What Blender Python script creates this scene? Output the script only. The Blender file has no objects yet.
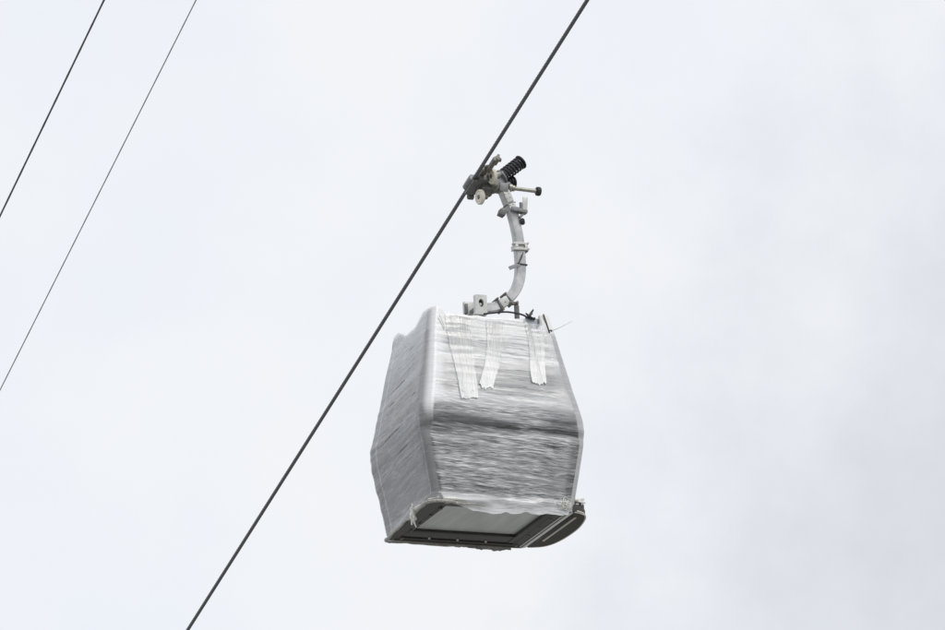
import bpy, bmesh, math, random
import numpy as np
from mathutils import Vector, Matrix, Quaternion

random.seed(7)
rng = np.random.default_rng(11)
SC = bpy.context.scene
COL = SC.collection
PI = math.pi
V = Vector

# ------------------------------------------------------------------ materials
def new_mat(name):
    m = bpy.data.materials.new(name)
    m.use_nodes = True
    nt = m.node_tree
    return m, nt, nt.nodes['Principled BSDF']

def noise_node(nt, scale, detail=4.0, rough=0.6, vec=None):
    n = nt.nodes.new('ShaderNodeTexNoise')
    n.inputs['Scale'].default_value = scale
    n.inputs['Detail'].default_value = detail
    n.inputs['Roughness'].default_value = rough
    if vec is not None:
        nt.links.new(vec, n.inputs['Vector'])
    return n

def ramp_node(nt, fac, stops):
    r = nt.nodes.new('ShaderNodeValToRGB')
    el = r.color_ramp.elements
    while len(el) < len(stops):
        el.new(0.5)
    for e, (p, c) in zip(el, stops):
        e.position = p
        e.color = (c[0], c[1], c[2], 1)
    nt.links.new(fac, r.inputs['Fac'])
    return r

def surf(name, c0, c1, scale=18, rough=0.5, metal=0.0, bump=0.0, spec=0.5):
    """worn two-tone surface with grain, roughness variation and a little bump"""
    m, nt, b = new_mat(name)
    tc = nt.nodes.new('ShaderNodeTexCoord')
    n = noise_node(nt, scale, 6, 0.65, tc.outputs['Object'])
    r = ramp_node(nt, n.outputs['Fac'], [(0.32, c0), (0.68, c1)])
    nt.links.new(r.outputs['Color'], b.inputs['Base Color'])
    mr = nt.nodes.new('ShaderNodeMapRange')
    mr.inputs['To Min'].default_value = max(0.05, rough - 0.12)
    mr.inputs['To Max'].default_value = min(1, rough + 0.12)
    nt.links.new(n.outputs['Fac'], mr.inputs['Value'])
    nt.links.new(mr.outputs['Result'], b.inputs['Roughness'])
    b.inputs['Metallic'].default_value = metal
    b.inputs['Specular IOR Level'].default_value = spec
    if bump > 0:
        bp = nt.nodes.new('ShaderNodeBump')
        bp.inputs['Strength'].default_value = 0.5
        bp.inputs['Distance'].default_value = bump
        n2 = noise_node(nt, scale * 3, 4, 0.6, tc.outputs['Object'])
        nt.links.new(n2.outputs['Fac'], bp.inputs['Height'])
        nt.links.new(bp.outputs['Normal'], b.inputs['Normal'])
    return m

M = {}
M['galv'] = surf('galvanised_steel', (.33, .34, .345), (.60, .60, .595), 7, .34, .35, .003)
M['galv_light'] = surf('pale_galvanised_plate', (.48, .48, .46), (.66, .66, .63), 12, .42, .2, .001)
M['steel_dark'] = surf('dark_cast_steel', (.10, .10, .10), (.20, .195, .185), 22, .5, .4, .003)
M['steel_brown'] = surf('oily_brown_steel', (.11, .10, .085), (.24, .225, .19), 30, .5, .3, .003)
M['rod'] = surf('greased_steel_rod', (.26, .25, .22), (.40, .39, .34), 25, .35, .5, .001)
M['spring'] = surf('black_painted_spring', (.008, .008, .010), (.018, .018, .022), 30, .38)
M['rubber'] = surf('black_rubber', (.012, .012, .013), (.028, .028, .03), 30, .6)
M['nylon'] = surf('cream_nylon', (.66, .62, .51), (.78, .74, .63), 14, .45)
M['cap'] = surf('blue_grey_casting', (.14, .145, .15), (.28, .285, .285), 20, .45, .2)
M['rope'] = surf('oiled_wire_rope', (.085, .088, .095), (.150, .153, .160), 60, .5, .2, .001)
M['cable_dark'] = surf('dark_sheathed_cable', (.07, .073, .082), (.10, .103, .112), 12, .55)
M['cable_grey'] = surf('grey_cable', (.27, .265, .255), (.34, .33, .32), 12, .55)
M['shell'] = surf('cabin_grey_paint', (.145, .152, .165), (.175, .182, .195), 4, .35)
M['shell_white'] = surf('roof_white_gelcoat', (.72, .72, .70), (.80, .80, .78), 5, .35)
M['roof_grey'] = surf('roof_inner_grey', (.34, .37, .41), (.42, .45, .49), 8, .55)
M['frame_dark'] = surf('underframe_dark', (.028, .027, .024), (.06, .056, .048), 14, .5, .1, .002)
M['waist_shade'] = surf('waist_shade_grey', (.095, .095, .097), (.14, .14, .142), 6, .5)  # dark tone painted in for the shade at the waist ledge
M['trim'] = surf('aluminium_trim', (.66, .66, .64), (.78, .78, .76), 30, .4, 0)
M['trim_beige'] = surf('beige_trim', (.52, .49, .43), (.64, .60, .54), 30, .45, 0)
M['tread'] = surf('step_tread_rubber', (.030, .029, .025), (.075, .07, .058), 60, .75, 0, .006)
M['tie'] = surf('black_nylon_tie', (.012, .012, .013), (.025, .025, .026), 20, .45)
M['tape'] = surf('dull_grey_tape', (.22, .23, .24), (.32, .33, .34), 30, .55)

# tinted cabin glazing
m, nt, b = new_mat('tinted_glazing')
b.inputs['Base Color'].default_value = (.022, .024, .027, 1)
b.inputs['Roughness'].default_value = .12
M['glass'] = m

# pale floor panel: sheet with faint rolled bands and dust
m, nt, b = new_mat('pale_floor_sheet')
tc = nt.nodes.new('ShaderNodeTexCoord')
mp = nt.nodes.new('ShaderNodeMapping'); mp.inputs['Scale'].default_value = (4.5, .7, 1)
nt.links.new(tc.outputs['Object'], mp.inputs['Vector'])
n = noise_node(nt, 1.6, 5, .55, mp.outputs['Vector'])
r = ramp_node(nt, n.outputs['Fac'], [(.3, (.44, .455, .45)), (.7, (.60, .61, .60))])
nt.links.new(r.outputs['Color'], b.inputs['Base Color'])
b.inputs['Roughness'].default_value = .4
M['panel'] = m

# stretch film: white where layers pile up or bunch, clear where it is thin
def film_mat(name, sx, sz, streak, tint=(.84, .85, .865), rough=.3, crease=.3, bump=.2, thin=0.0):
    m, nt, b = new_mat(name)
    N = nt.nodes; Lk = nt.links.new
    maps = {}
    for nm in ('UVMap', 'UVB'):
        q = N.new('ShaderNodeUVMap'); q.uv_map = nm; maps[nm] = q.outputs['UV']
    def layer(ax, az, det, rg, which='UVMap', off=0.0):
        mp = N.new('ShaderNodeMapping')
        mp.inputs['Scale'].default_value = (ax, az, 1)
        mp.inputs['Location'].default_value = (off, off * .7, off)
        Lk(maps[which], mp.inputs['Vector'])
        return noise_node(nt, 1.0, det, rg, mp.outputs['Vector']).outputs['Fac']
    def op_(op, x, y, clamp=False):
        k = N.new('ShaderNodeMath'); k.operation = op; k.use_clamp = clamp
        for i, q in enumerate((x, y)):
            if isinstance(q, (int, float)): k.inputs[i].default_value = q
            else: Lk(q, k.inputs[i])
        return k.outputs[0]
    def ridge(n, sharp):        # thin creases along the level lines of a smooth noise
        return op_('MAXIMUM', op_('SUBTRACT', 1.0, op_('MULTIPLY', op_('ABSOLUTE', op_('SUBTRACT', n, .5), 0), sharp)), 0.0)
    n1 = layer(sx, sz, 5, .62)
    n2 = layer(sx * 2.2, sz * 2.4, 4, .68, 'UVB', 3.1)
    c1 = ridge(layer(sx * .55, sz * .9, 1.5, .5, 'UVB', 7.7), 20)
    c2 = ridge(layer(sx * 1.0, sz * 1.8, 1.5, .5, 'UVMap', 13.3), 15)
    gate = op_('MULTIPLY', op_('SUBTRACT', layer(sx * 1.1, sz * .22, 2, .5, 'UVMap', 21.0), .38), 4.0, True)
    a1 = N.new('ShaderNodeAttribute'); a1.attribute_name = 'film'
    a2 = N.new('ShaderNodeAttribute'); a2.attribute_name = 'streak'
    v = op_('ADD', op_('MULTIPLY', op_('SUBTRACT', n1, .5), streak * .7), op_('MULTIPLY', op_('SUBTRACT', n2, .5), streak * 1.5))
    cr = op_('MULTIPLY', op_('MULTIPLY', op_('ADD', c1, c2), gate), crease)
    v = op_('MULTIPLY', op_('ADD', v, cr), a2.outputs['Fac'])
    al = op_('ADD', a1.outputs['Fac'], v)
    al = op_('MINIMUM', op_('MAXIMUM', al, .03), .96)
    b.inputs['Base Color'].default_value = (*tint, 1)
    b.inputs['Roughness'].default_value = rough
    bp = N.new('ShaderNodeBump')
    bp.inputs['Strength'].default_value = bump; bp.inputs['Distance'].default_value = .004
    Lk(op_('ADD', n2, op_('MULTIPLY', op_('ADD', c1, c2), .35)), bp.inputs['Height'])
    Lk(bp.outputs['Normal'], b.inputs['Normal'])
    # clear film: see-through with a sheen
    tr = N.new('ShaderNodeBsdfTransparent'); tr.inputs['Color'].default_value = (.93, .935, .94, 1)
    gl = N.new('ShaderNodeBsdfGlossy'); gl.inputs['Roughness'].default_value = .16
    Lk(bp.outputs['Normal'], gl.inputs['Normal'])
    fr = N.new('ShaderNodeFresnel'); fr.inputs['IOR'].default_value = 1.5
    Lk(bp.outputs['Normal'], fr.inputs['Normal'])
    m1 = N.new('ShaderNodeMixShader'); Lk(fr.outputs['Fac'], m1.inputs[0]); Lk(tr.outputs[0], m1.inputs[1]); Lk(gl.outputs[0], m1.inputs[2])
    m2 = N.new('ShaderNodeMixShader'); Lk(al, m2.inputs[0]); Lk(m1.outputs[0], m2.inputs[1])
    tl = N.new('ShaderNodeBsdfTranslucent'); tl.inputs['Color'].default_value = (*tint, 1)
    m3 = N.new('ShaderNodeMixShader'); m3.inputs[0].default_value = thin
    Lk(b.outputs[0], m3.inputs[1]); Lk(tl.outputs[0], m3.inputs[2]); Lk(m3.outputs[0], m2.inputs[2])
    Lk(m2.outputs[0], N['Material Output'].inputs['Surface'])
    return m
M['film'] = film_mat('stretch_film', 2.6, 46, .50, (.76, .765, .775), .30, .20, .12)
M['film_strip'] = film_mat('bunched_film', 45, 2.0, .55, (.94, .94, .93), .5, .10, .0, .04)
m, nt, b = new_mat('bunched_film_cord')
tc = nt.nodes.new('ShaderNodeTexCoord')
n = noise_node(nt, 55, 5, .7, tc.outputs['Object'])
r = ramp_node(nt, n.outputs['Fac'], [(.3, (.50, .49, .45)), (.65, (.86, .85, .80))])
nt.links.new(r.outputs['Color'], b.inputs['Base Color'])
b.inputs['Roughness'].default_value = .4
M['cord'] = m
m, nt, b = new_mat('dirty_film_edge')
n = noise_node(nt, 40, 5, .7, nt.nodes.new('ShaderNodeTexCoord').outputs['Object'])
r = ramp_node(nt, n.outputs['Fac'], [(.35, (.20, .195, .18)), (.7, (.52, .51, .47))])
nt.links.new(r.outputs['Color'], b.inputs['Base Color'])
b.inputs['Roughness'].default_value = .45
M['edge'] = m

# ------------------------------------------------------------------ mesh helpers
def link(name, me, mat, parent=None, smooth=True, angle=40):
    o = bpy.data.objects.new(name, me)
    COL.objects.link(o)
    if mat is not None:
        me.materials.append(mat)
    if parent is not None:
        o.parent = parent
    for p in me.polygons:
        p.use_smooth = smooth
    if smooth and angle is not None:
        bm = bmesh.new(); bm.from_mesh(me)
        lim = math.radians(angle)
        for e in bm.edges:
            if len(e.link_faces) == 2 and e.calc_face_angle(0) > lim:
                e.smooth = False
        bm.to_mesh(me); bm.free()
    return o

class MB:
    def __init__(self):
        self.v = []; self.f = []
    def add(self, vs, fs):
        o = len(self.v)
        self.v += [tuple(q) for q in vs]
        self.f += [tuple(i + o for i in f) for f in fs]
        return self
    def box(self, c, size, rot=None, bevel=0.006):
        bm = bmesh.new()
        bmesh.ops.create_cube(bm, size=1)
        for q in bm.verts:
            q.co = V((q.co.x * size[0], q.co.y * size[1], q.co.z * size[2]))
        if bevel > 0:
            bmesh.ops.bevel(bm, geom=list(bm.edges), offset=min(bevel, min(size) * .3), segments=2,
                            profile=.6, affect='EDGES')
        self._bm(bm, c, rot)
        return self
    def _bm(self, bm, c, rot):
        R = rot.to_matrix() if isinstance(rot, Quaternion) else (rot if rot is not None else Matrix.Identity(3))
        c = V(c)
        bm.verts.index_update()
        self.add([R @ q.co + c for q in bm.verts], [[q.index for q in f.verts] for f in bm.faces])
        bm.free()
    def cyl(self, p0, p1, r0, r1=None, n=24, bevel=0.0):
        p0, p1 = V(p0), V(p1)
        r1 = r0 if r1 is None else r1
        d = (p1 - p0); L = d.length
        R = d.to_track_quat('Z', 'Y').to_matrix()
        prof = [(0, 0), (r0 - bevel, 0), (r0, bevel), (r1, L - bevel), (r1 - bevel, L), (0, L)] if bevel > 0 else \
               [(0, 0), (r0, 0), (r1, L), (0, L)]
        return self.lathe(p0, R, prof, n)
    def lathe(self, p0, R, prof, n=24):
        vs, fs = [], []
        for r, h in prof:
            for k in range(n):
                a = 2 * PI * k / n
                vs.append(R @ V((r * math.cos(a), r * math.sin(a), h)) + V(p0))
        for i in range(len(prof) - 1):
            for k in range(n):
                k2 = (k + 1) % n
                fs.append((i * n + k, i * n + k2, (i + 1) * n + k2, (i + 1) * n + k))
        return self.add(vs, fs)
    def tube(self, pts, r, n=10, closed=False):
        pts = [V(p) for p in pts]
        rs = r if isinstance(r, (list, tuple)) else [r] * len(pts)
        N = len(pts)
        def tang(i):
            if closed:
                return (pts[(i + 1) % N] - pts[i - 1]).normalized()
            return (pts[min(i + 1, N - 1)] - pts[max(i - 1, 0)]).normalized()
        t0 = tang(0)
        ref = V((0, 0, 1)) if abs(t0.z) < .9 else V((1, 0, 0))
        nx = t0.cross(ref).normalized()
        vs, fs = [], []
        for i in range(N):
            t = tang(i)
            nx = (nx - t * nx.dot(t)).normalized()
            ny = t.cross(nx)
            for k in range(n):
                a = 2 * PI * k / n
                vs.append(pts[i] + (nx * math.cos(a) + ny * math.sin(a)) * rs[i])
        rng_ = range(N if closed else N - 1)
        for i in rng_:
            j = (i + 1) % N
            for k in range(n):
                k2 = (k + 1) % n
                fs.append((i * n + k, i * n + k2, j * n + k2, j * n + k))
        if not closed:
            fs.append(tuple(reversed(range(n))))
            fs.append(tuple((N - 1) * n + k for k in range(n)))
        return self.add(vs, fs)
    def prism(self, poly, z0, z1, bevel=0.0):
        """closed polygon (x, y) extruded from z0 to z1"""
        bm = bmesh.new()
        vs = [bm.verts.new((x, y, z0)) for x, y in poly]
        f = bm.faces.new(vs)
        ex = bmesh.ops.extrude_face_region(bm, geom=[f])
        for q in ex['geom']:
            if isinstance(q, bmesh.types.BMVert):
                q.co.z = z1
        bmesh.ops.recalc_face_normals(bm, faces=list(bm.faces))
        if bevel > 0:
            bmesh.ops.bevel(bm, geom=list(bm.edges), offset=bevel, segments=2, profile=.6, affect='EDGES')
        self._bm(bm, (0, 0, 0), None)
        return self
    def build(self, name, mat, parent=None, smooth=True, angle=40):
        me = bpy.data.meshes.new(name)
        me.from_pydata(self.v, [], self.f)
        bm = bmesh.new(); bm.from_mesh(me)
        bmesh.ops.remove_doubles(bm, verts=list(bm.verts), dist=1e-6)
        bmesh.ops.dissolve_degenerate(bm, dist=1e-6, edges=list(bm.edges))
        bmesh.ops.recalc_face_normals(bm, faces=list(bm.faces))
        bm.to_mesh(me); bm.free()
        me.update()
        return link(name, me, mat, parent, smooth, angle)

def catmull(P, per=8):
    P = [V(p) for p in P]
    Q = [P[0] * 2 - P[1]] + P + [P[-1] * 2 - P[-2]]
    out = []
    for i in range(1, len(Q) - 2):
        a, b, c, d = Q[i - 1:i + 3]
        for k in range(per):
            t = k / per
            out.append(.5 * ((2 * b) + (c - a) * t + (2 * a - 5 * b + 4 * c - d) * t * t + (3 * b - a - 3 * c + d) * t ** 3))
    out.append(P[-1])
    return out

def tag(o, label, cat, group=None):
    o['label'] = label; o['category'] = cat
    if group: o['group'] = group

# ------------------------------------------------------------------ placement of the gondola
ORIGIN = V((-.022, 64.0, 19.525))
YAW = math.radians(21.7235)
LOCAL = Matrix.Translation(ORIGIN) @ Matrix.Rotation(YAW, 4, 'Z')
def W(p): return LOCAL @ V(p)
rng_seed = 0

# ------------------------------------------------------------------ smooth 2-D value noise
def vnoise(x, y, seed):
    r = np.random.default_rng(seed)
    T = r.random((256, 256))
    xi = np.floor(x).astype(int); yi = np.floor(y).astype(int)
    fx = x - xi; fy = y - yi
    fx = fx * fx * (3 - 2 * fx); fy = fy * fy * (3 - 2 * fy)
    g = lambda a, b: T[a % 256, b % 256]
    return ((g(xi, yi) * (1 - fx) + g(xi + 1, yi) * fx) * (1 - fy) +
            (g(xi, yi + 1) * (1 - fx) + g(xi + 1, yi + 1) * fx) * fy) - .5
def sstep(a, b, x):
    t = np.clip((x - a) / (b - a), 0, 1)
    return t * t * (3 - 2 * t)

# ------------------------------------------------------------------ cabin form
ZT = 2.39
ZW = .965
def softmin(a, b, k):
    h = np.clip(.5 + .5 * (b - a) / k, 0, 1)
    return b * (1 - h) + a * h - k * h * (1 - h)
def hx(z, ledge=1.0):
    up = 1.015 - (1.015 - .734) * (z - ZW) / (ZT - ZW)
    lo = .822 + (.992 - .822) * (z / ZW)
    w = softmin(up, lo + .025, .06)
    return w - ledge * .003 * (1 - sstep(.86, .95, z))
def hy(z, ledge=1.0):
    up = .925 - (.925 - .622) * (z - ZW) / (ZT - ZW)
    lo = .803 + (.895 - .803) * (z / ZW)
    w = softmin(up, lo + .03, .10)
    return w - ledge * .05 * (1 - sstep(.85, .96, z))
def rad(z):
    return .065 + .05 * sstep(.75, 1.0, z) - .035 * sstep(1.4, 2.3, z)

NS, NC = 90, 14       # samples along one side, along one corner
def ring_param():
    """list of (kind, t): right side back->front, corner, front, corner, left, corner, back, corner"""
    out = []
    for side in range(4):
        for k in range(NS): out.append((side, 0, k / NS))
        for k in range(NC): out.append((side, 1, k / NC))
    return out
RP = ring_param()
KIND = np.array([(a, c) for a, c, t in RP]); TT = np.array([t for a, c, t in RP])
def ring(z, off=0.0, ledge=1.0):
    """z: (nz,) -> points (nz, n, 2) and normals (nz, n, 2)"""
    z = np.asarray(z, float)
    a = (hx(z, ledge) + off)[:, None]; b = (hy(z, ledge) + off)[:, None]; r = (rad(z) + max(off, 0))[:, None]
    n = len(RP)
    X = np.zeros((len(z), n)); Y = np.zeros_like(X); NX = np.zeros_like(X); NY = np.zeros_like(X)
    t = TT[None, :]
    def put(mask, x, y, nx, ny):
        mk = np.broadcast_to(mask[None, :], X.shape)
        for D, S in ((X, x), (Y, y), (NX, nx), (NY, ny)):
            D[mk] = np.broadcast_to(S, X.shape)[mk]
    s, c = KIND[:, 0], KIND[:, 1]
    o = np.ones_like(t); zr = np.zeros_like(t)
    put((s == 0) & (c == 0), a + 0 * t, (b - r) - 2 * (b - r) * t, o, zr)
    ang = -t * PI / 2
    put((s == 0) & (c == 1), a - r + r * np.cos(ang), -b + r + r * np.sin(ang), np.cos(ang), np.sin(ang))
    put((s == 1) & (c == 0), (a - r) - 2 * (a - r) * t, -b + 0 * t, zr, -o)
    ang = -PI / 2 - t * PI / 2
    put((s == 1) & (c == 1), -a + r + r * np.cos(ang), -b + r + r * np.sin(ang), np.cos(ang), np.sin(ang))
    put((s == 2) & (c == 0), -a + 0 * t, -(b - r) + 2 * (b - r) * t, -o, zr)
    ang = -PI - t * PI / 2
    put((s == 2) & (c == 1), -a + r + r * np.cos(ang), b - r + r * np.sin(ang), np.cos(ang), np.sin(ang))
    put((s == 3) & (c == 0), -(a - r) + 2 * (a - r) * t, b + 0 * t, zr, o)
    ang = PI / 2 - t * PI / 2
    put((s == 3) & (c == 1), a - r + r * np.cos(ang), b - r + r * np.sin(ang), np.cos(ang), np.sin(ang))
    return X, Y, NX, NY

# height of the upper rim round the roof: tall horns at the corners, dipping between them
def rim_top(dip_left=.12, dip_front=.10):
    z = np.full(len(RP), 2.395)
    for i, (side, c, t) in enumerate(RP):
        if c == 0:
            if side in (0, 2):
                lift = dip_left * float(sstep(.10, .40, t) * (1 - sstep(.58, .93, t)))
            else:
                lift = (dip_front - .02) * float(sstep(.01, .10, t) * (1 - sstep(.90, .99, t)))
            z[i] -= lift
            if side == 1:
                z[i] -= .11 * float(sstep(.015, .045, t) * (1 - sstep(.16, .19, t)))
    return z
RIM = rim_top()

ARC_X, ARC_Y, _, _ = ring(np.array([1.2]))
ARC = np.concatenate([[0], np.cumsum(np.hypot(np.diff(ARC_X[0]), np.diff(ARC_Y[0])))])

def grid_faces(nz, n, wrap=True):
    i = np.arange(nz - 1)[:, None]; k = np.arange(n if wrap else n - 1)[None, :]
    k2 = (k + 1) % n
    f = np.stack([i * n + k, (i + 0) * n + k2, (i + 1) * n + k2, (i + 1) * n + k], -1)
    return f.reshape(-1, 4)

# root: an empty at the base of the cabin
gondola = bpy.data.objects.new('gondola', None)
COL.objects.link(gondola)
gondola.matrix_world = LOCAL
tag(gondola, 'grey gondola cabin wrapped in stretch film, hanging from the thick rope by a curved arm', 'gondola')

def grid_mesh(name, X, Y, Z, mat, parent, wrap=True, flip=True, uv=None, attrs=None, uvb=None):
    nz, n = X.shape
    co = np.stack([X, Y, Z], -1).reshape(-1, 3)
    f = grid_faces(nz, n, wrap)
    if flip: f = f[:, ::-1]
    me = bpy.data.meshes.new(name)
    me.from_pydata(co.tolist(), [], f.tolist())
    if uv is not None:
        u = me.uv_layers.new(name='UVMap')
        li = np.empty(len(me.loops), dtype=np.int32)
        me.loops.foreach_get('vertex_index', li)
        u.data.foreach_set('uv', np.stack([uv[0].reshape(-1)[li], uv[1].reshape(-1)[li]], -1).astype(np.float32).reshape(-1))
        ub = me.uv_layers.new(name='UVB')
        uq = uvb if uvb is not None else uv
        ub.data.foreach_set('uv', np.stack([uq[0].reshape(-1)[li], uq[1].reshape(-1)[li]], -1).astype(np.float32).reshape(-1))
    for k, arr in (attrs or {}).items():
        a = me.attributes.new(k, 'FLOAT', 'POINT')
        a.data.foreach_set('value', arr.astype(np.float32).reshape(-1))
    me.update()
    return link(name, me, mat, parent, True, None)

# --- cabin shell: outer skin, rim and inner skin down to the roof pan
nzb = 70
tz = np.linspace(0, 1, nzb)
Xs, Ys, Zs = [], [], []
base_z = tz[:, None] * RIM[None, :]
def ring_at(Z, off, ledge=1.0):
    """per-vertex height version of ring()"""
    X = np.zeros_like(Z); Y = np.zeros_like(Z); NX = np.zeros_like(Z); NY = np.zeros_like(Z)
    zz = np.linspace(-.15, 2.5, 900)
    RX, RY, RNX, RNY = ring(zz, off, ledge)
    for k in range(Z.shape[1]):
        X[:, k] = np.interp(Z[:, k], zz, RX[:, k]); Y[:, k] = np.interp(Z[:, k], zz, RY[:, k])
        NX[:, k] = np.interp(Z[:, k], zz, RNX[:, k]); NY[:, k] = np.interp(Z[:, k], zz, RNY[:, k])
    return X, Y, NX, NY
Xo, Yo, _, _ = ring_at(base_z, 0)
zin = np.stack([RIM, RIM - .02, np.full(len(RIM), 2.16)])
Xi, Yi, _, _ = ring_at(zin, -.028)
Xc = np.vstack([Xo, Xi]); Yc = np.vstack([Yo, Yi]); Zc = np.vstack([base_z, zin])
shell = grid_mesh('cabin_shell', Xc, Yc, Zc, M['shell'], gondola)
# two-tone: the upstand round the roof and its inner side are pale
me = shell.data
me.materials.append(M['shell_white']); me.materials.append(M['roof_grey'])
n_ = len(RP)
mi = np.zeros(len(me.polygons), dtype=np.int32)
rows = np.repeat(np.arange(len(Xc) - 1), n_)
zmean = .5 * (Zc[:-1] + np.roll(Zc, -1, 1)[1:]).reshape(-1)
mi[(zmean > 2.13) & (rows < nzb - 1)] = 1
cols = np.tile(np.arange(n_), len(Xc) - 1)
me.materials.append(M['waist_shade'])
mi[(KIND[cols, 0] == 1) & (zmean > .83) & (zmean < 1.03)] = 3  # ledge shade painted as a dark band, front only
mi[rows >= nzb] = 2
mi[rows == nzb - 1] = 1
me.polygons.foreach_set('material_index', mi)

# roof pan, shallow crown
def ring_poly(z, off, step=3):
    X, Y, _, _ = ring(np.array([z]), off)
    return [(float(X[0, k]), float(Y[0, k])) for k in range(0, len(RP), step)]
mb = MB()
pl = ring_poly(2.2, -.024)
for lvl, (zz, k) in enumerate(((2.17, 1), (2.20, .7), (2.215, .35), (2.22, .02))):
    mb.v += [(x * k, y * k, zz) for x, y in pl]
n0 = len(pl)
for i in range(3):
    for k in range(n0):
        k2 = (k + 1) % n0
        mb.f.append((i * n0 + k, i * n0 + k2, (i + 1) * n0 + k2, (i + 1) * n0 + k))
roof = mb.build('roof', M['roof_grey'], shell)

# windows: dark glazing panels standing 3 mm proud of the skin
def side_window(side, t0, t1, z0, z1, name='window'):
    idx = [k for k in range(len(RP)) if RP[k][0] == side and RP[k][1] == 0 and t0 <= RP[k][2] <= t1]
    Z = np.linspace(z0, z1, 24)[:, None] * np.ones((1, len(idx)))
    full = np.zeros((24, len(RP))); full[:] = np.linspace(z0, z1, 24)[:, None]
    X, Y, NX, NY = ring_at(full, .004)
    # rounded corners of the pane
    w = np.linspace(-1, 1, len(idx))[None, :]
    h = np.linspace(-1, 1, 24)[:, None]
    rr = 1 - .05 * np.abs(w) ** 8 * np.abs(h)
    X = X[:, idx]; Y = Y[:, idx]
    zc = (z0 + z1) / 2
    Zr = zc + (full[:, idx] - zc) * (1 - .04 * np.abs(w) ** 10)
    grid_mesh(name, X, Y, Zr, M['glass'], shell, wrap=False)
side_window(1, .05, .95, .12, .83)
side_window(1, .08, .92, 1.08, 1.78)
side_window(3, .05, .95, .12, .83)
side_window(3, .08, .92, 1.08, 1.78)
side_window(2, .10, .90, 1.06, 1.80)
side_window(0, .10, .47, .14, 1.80)
side_window(0, .53, .90, .14, 1.80)

# ------------------------------------------------------------------ the stretch film
n = len(RP)
nz = 520
ZB = np.full(n, -.02)
wob = vnoise(ARC * 3.0, ARC * 0, 5) * .05 + vnoise(ARC * 11, ARC * 0 + 3, 6) * .03
fr = (KIND[:, 0] == 1)
ZB = np.where(fr & (KIND[:, 1] == 0), -.02 - .07 * np.sin(PI * np.clip((.9 - TT) / .8, 0, 1)) + wob * 1.5, -.01 + wob * .25)
ZTOP = RIM + .004
# film stops short of the front right horn, whose cap shows
front_t = np.where(fr & (KIND[:, 1] == 0), TT, np.where((KIND[:, 0] == 0), -1.0, 2.0))
corner_r = ((KIND[:, 0] == 0) & (KIND[:, 1] == 1))
bare = np.zeros(n)
bare[corner_r] = 1
bare[fr & (KIND[:, 1] == 0)] = (1 - sstep(.0, .03, TT))[fr & (KIND[:, 1] == 0)]
bare[(KIND[:, 0] == 0) & (KIND[:, 1] == 0)] = sstep(.80, 1, TT)[(KIND[:, 0] == 0) & (KIND[:, 1] == 0)]
ZTOP = ZTOP - bare * .17 + (vnoise(ARC * 9, ARC * 0 + 8, 9)) * .02
ZTOP = np.minimum(ZTOP, RIM + .008)
# the film sags a little lower along the middle of the front edge
ft = fr & (KIND[:, 1] == 0)
Zf = ZB[None, :] + (ZTOP - ZB)[None, :] * np.linspace(0, 1, nz)[:, None]
Xf, Yf, NXf, NYf = ring_at(Zf, .014, .85)
S = np.broadcast_to(ARC[None, :], Zf.shape)
# slant of each wrap: rises along the front towards the left corner, falls again along the left side
slope = np.where(KIND[:, 0] == 1, .065, np.where(KIND[:, 0] == 2, -.055, np.where(KIND[:, 0] == 3, .03, -.03)))
dS = np.diff(np.concatenate([ARC, [ARC[-1] + .001]]))
lean = np.cumsum(slope * dS)
wr_ = .006 * vnoise(S * 9, Zf * 16, 23) + .004 * vnoise(S * 19, Zf * 30, 24)
Z2 = Zf - lean[None, :] + wr_ * (KIND[:, 0] == 1)[None, :] + .06 * vnoise(S * .9, Zf * 2.1, 21) + .03 * vnoise(S * 2.2, Zf * 4.5, 22)
d = (.010 * vnoise(S * .7, Z2 * 6, 31) + .004 * vnoise(S * 1.3 + 9, Z2 * 17, 32) +
     .0016 * vnoise(S * 2.7, Z2 * 44, 33) + .0007 * vnoise(S * 6, Z2 * 100, 34))
d *= (.4 + 1.1 * (vnoise(S * .9, Zf * 1.9, 35) + .5))
d *= np.where(KIND[:, 1] == 1, .4, 1 - .6 * np.maximum(1 - TT / .12, 0) - .75 * np.maximum((TT - .88) / .12, 0))[None, :]
is_left = (KIND[:, 0] == 2)[None, :]
d = np.where(is_left, d * .35 + .012 * vnoise(S * .75 + 4, Z2 * 8.5, 37) + .005 * vnoise(S * 1.2, Z2 * 21, 38), d)
LIP = np.where(KIND[:, 0] == 2, .10 - .09 * TT * (KIND[:, 1] == 0) - .09 * (KIND[:, 1] == 1), 0.0)
LIP = np.where((KIND[:, 0] == 1) & (KIND[:, 1] == 1), .05 + .05 * np.sin(TT * PI / 2), LIP)
LIP = np.where((KIND[:, 0] == 1) & (KIND[:, 1] == 0), .05 * sstep(.55, 1, TT), LIP)
d = d + np.where((KIND[:, 0] == 1)[None, :], .05 * (np.exp(-((Zf - .05) / .045) ** 2)) * (.35 + vnoise(S * 4.5, Zf * 9, 36)), 0)
fl_ = d + LIP[None, :] * (1 - sstep(0, .13, Zf))
Xf += NXf * fl_; Yf += NYf * fl_
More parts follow.
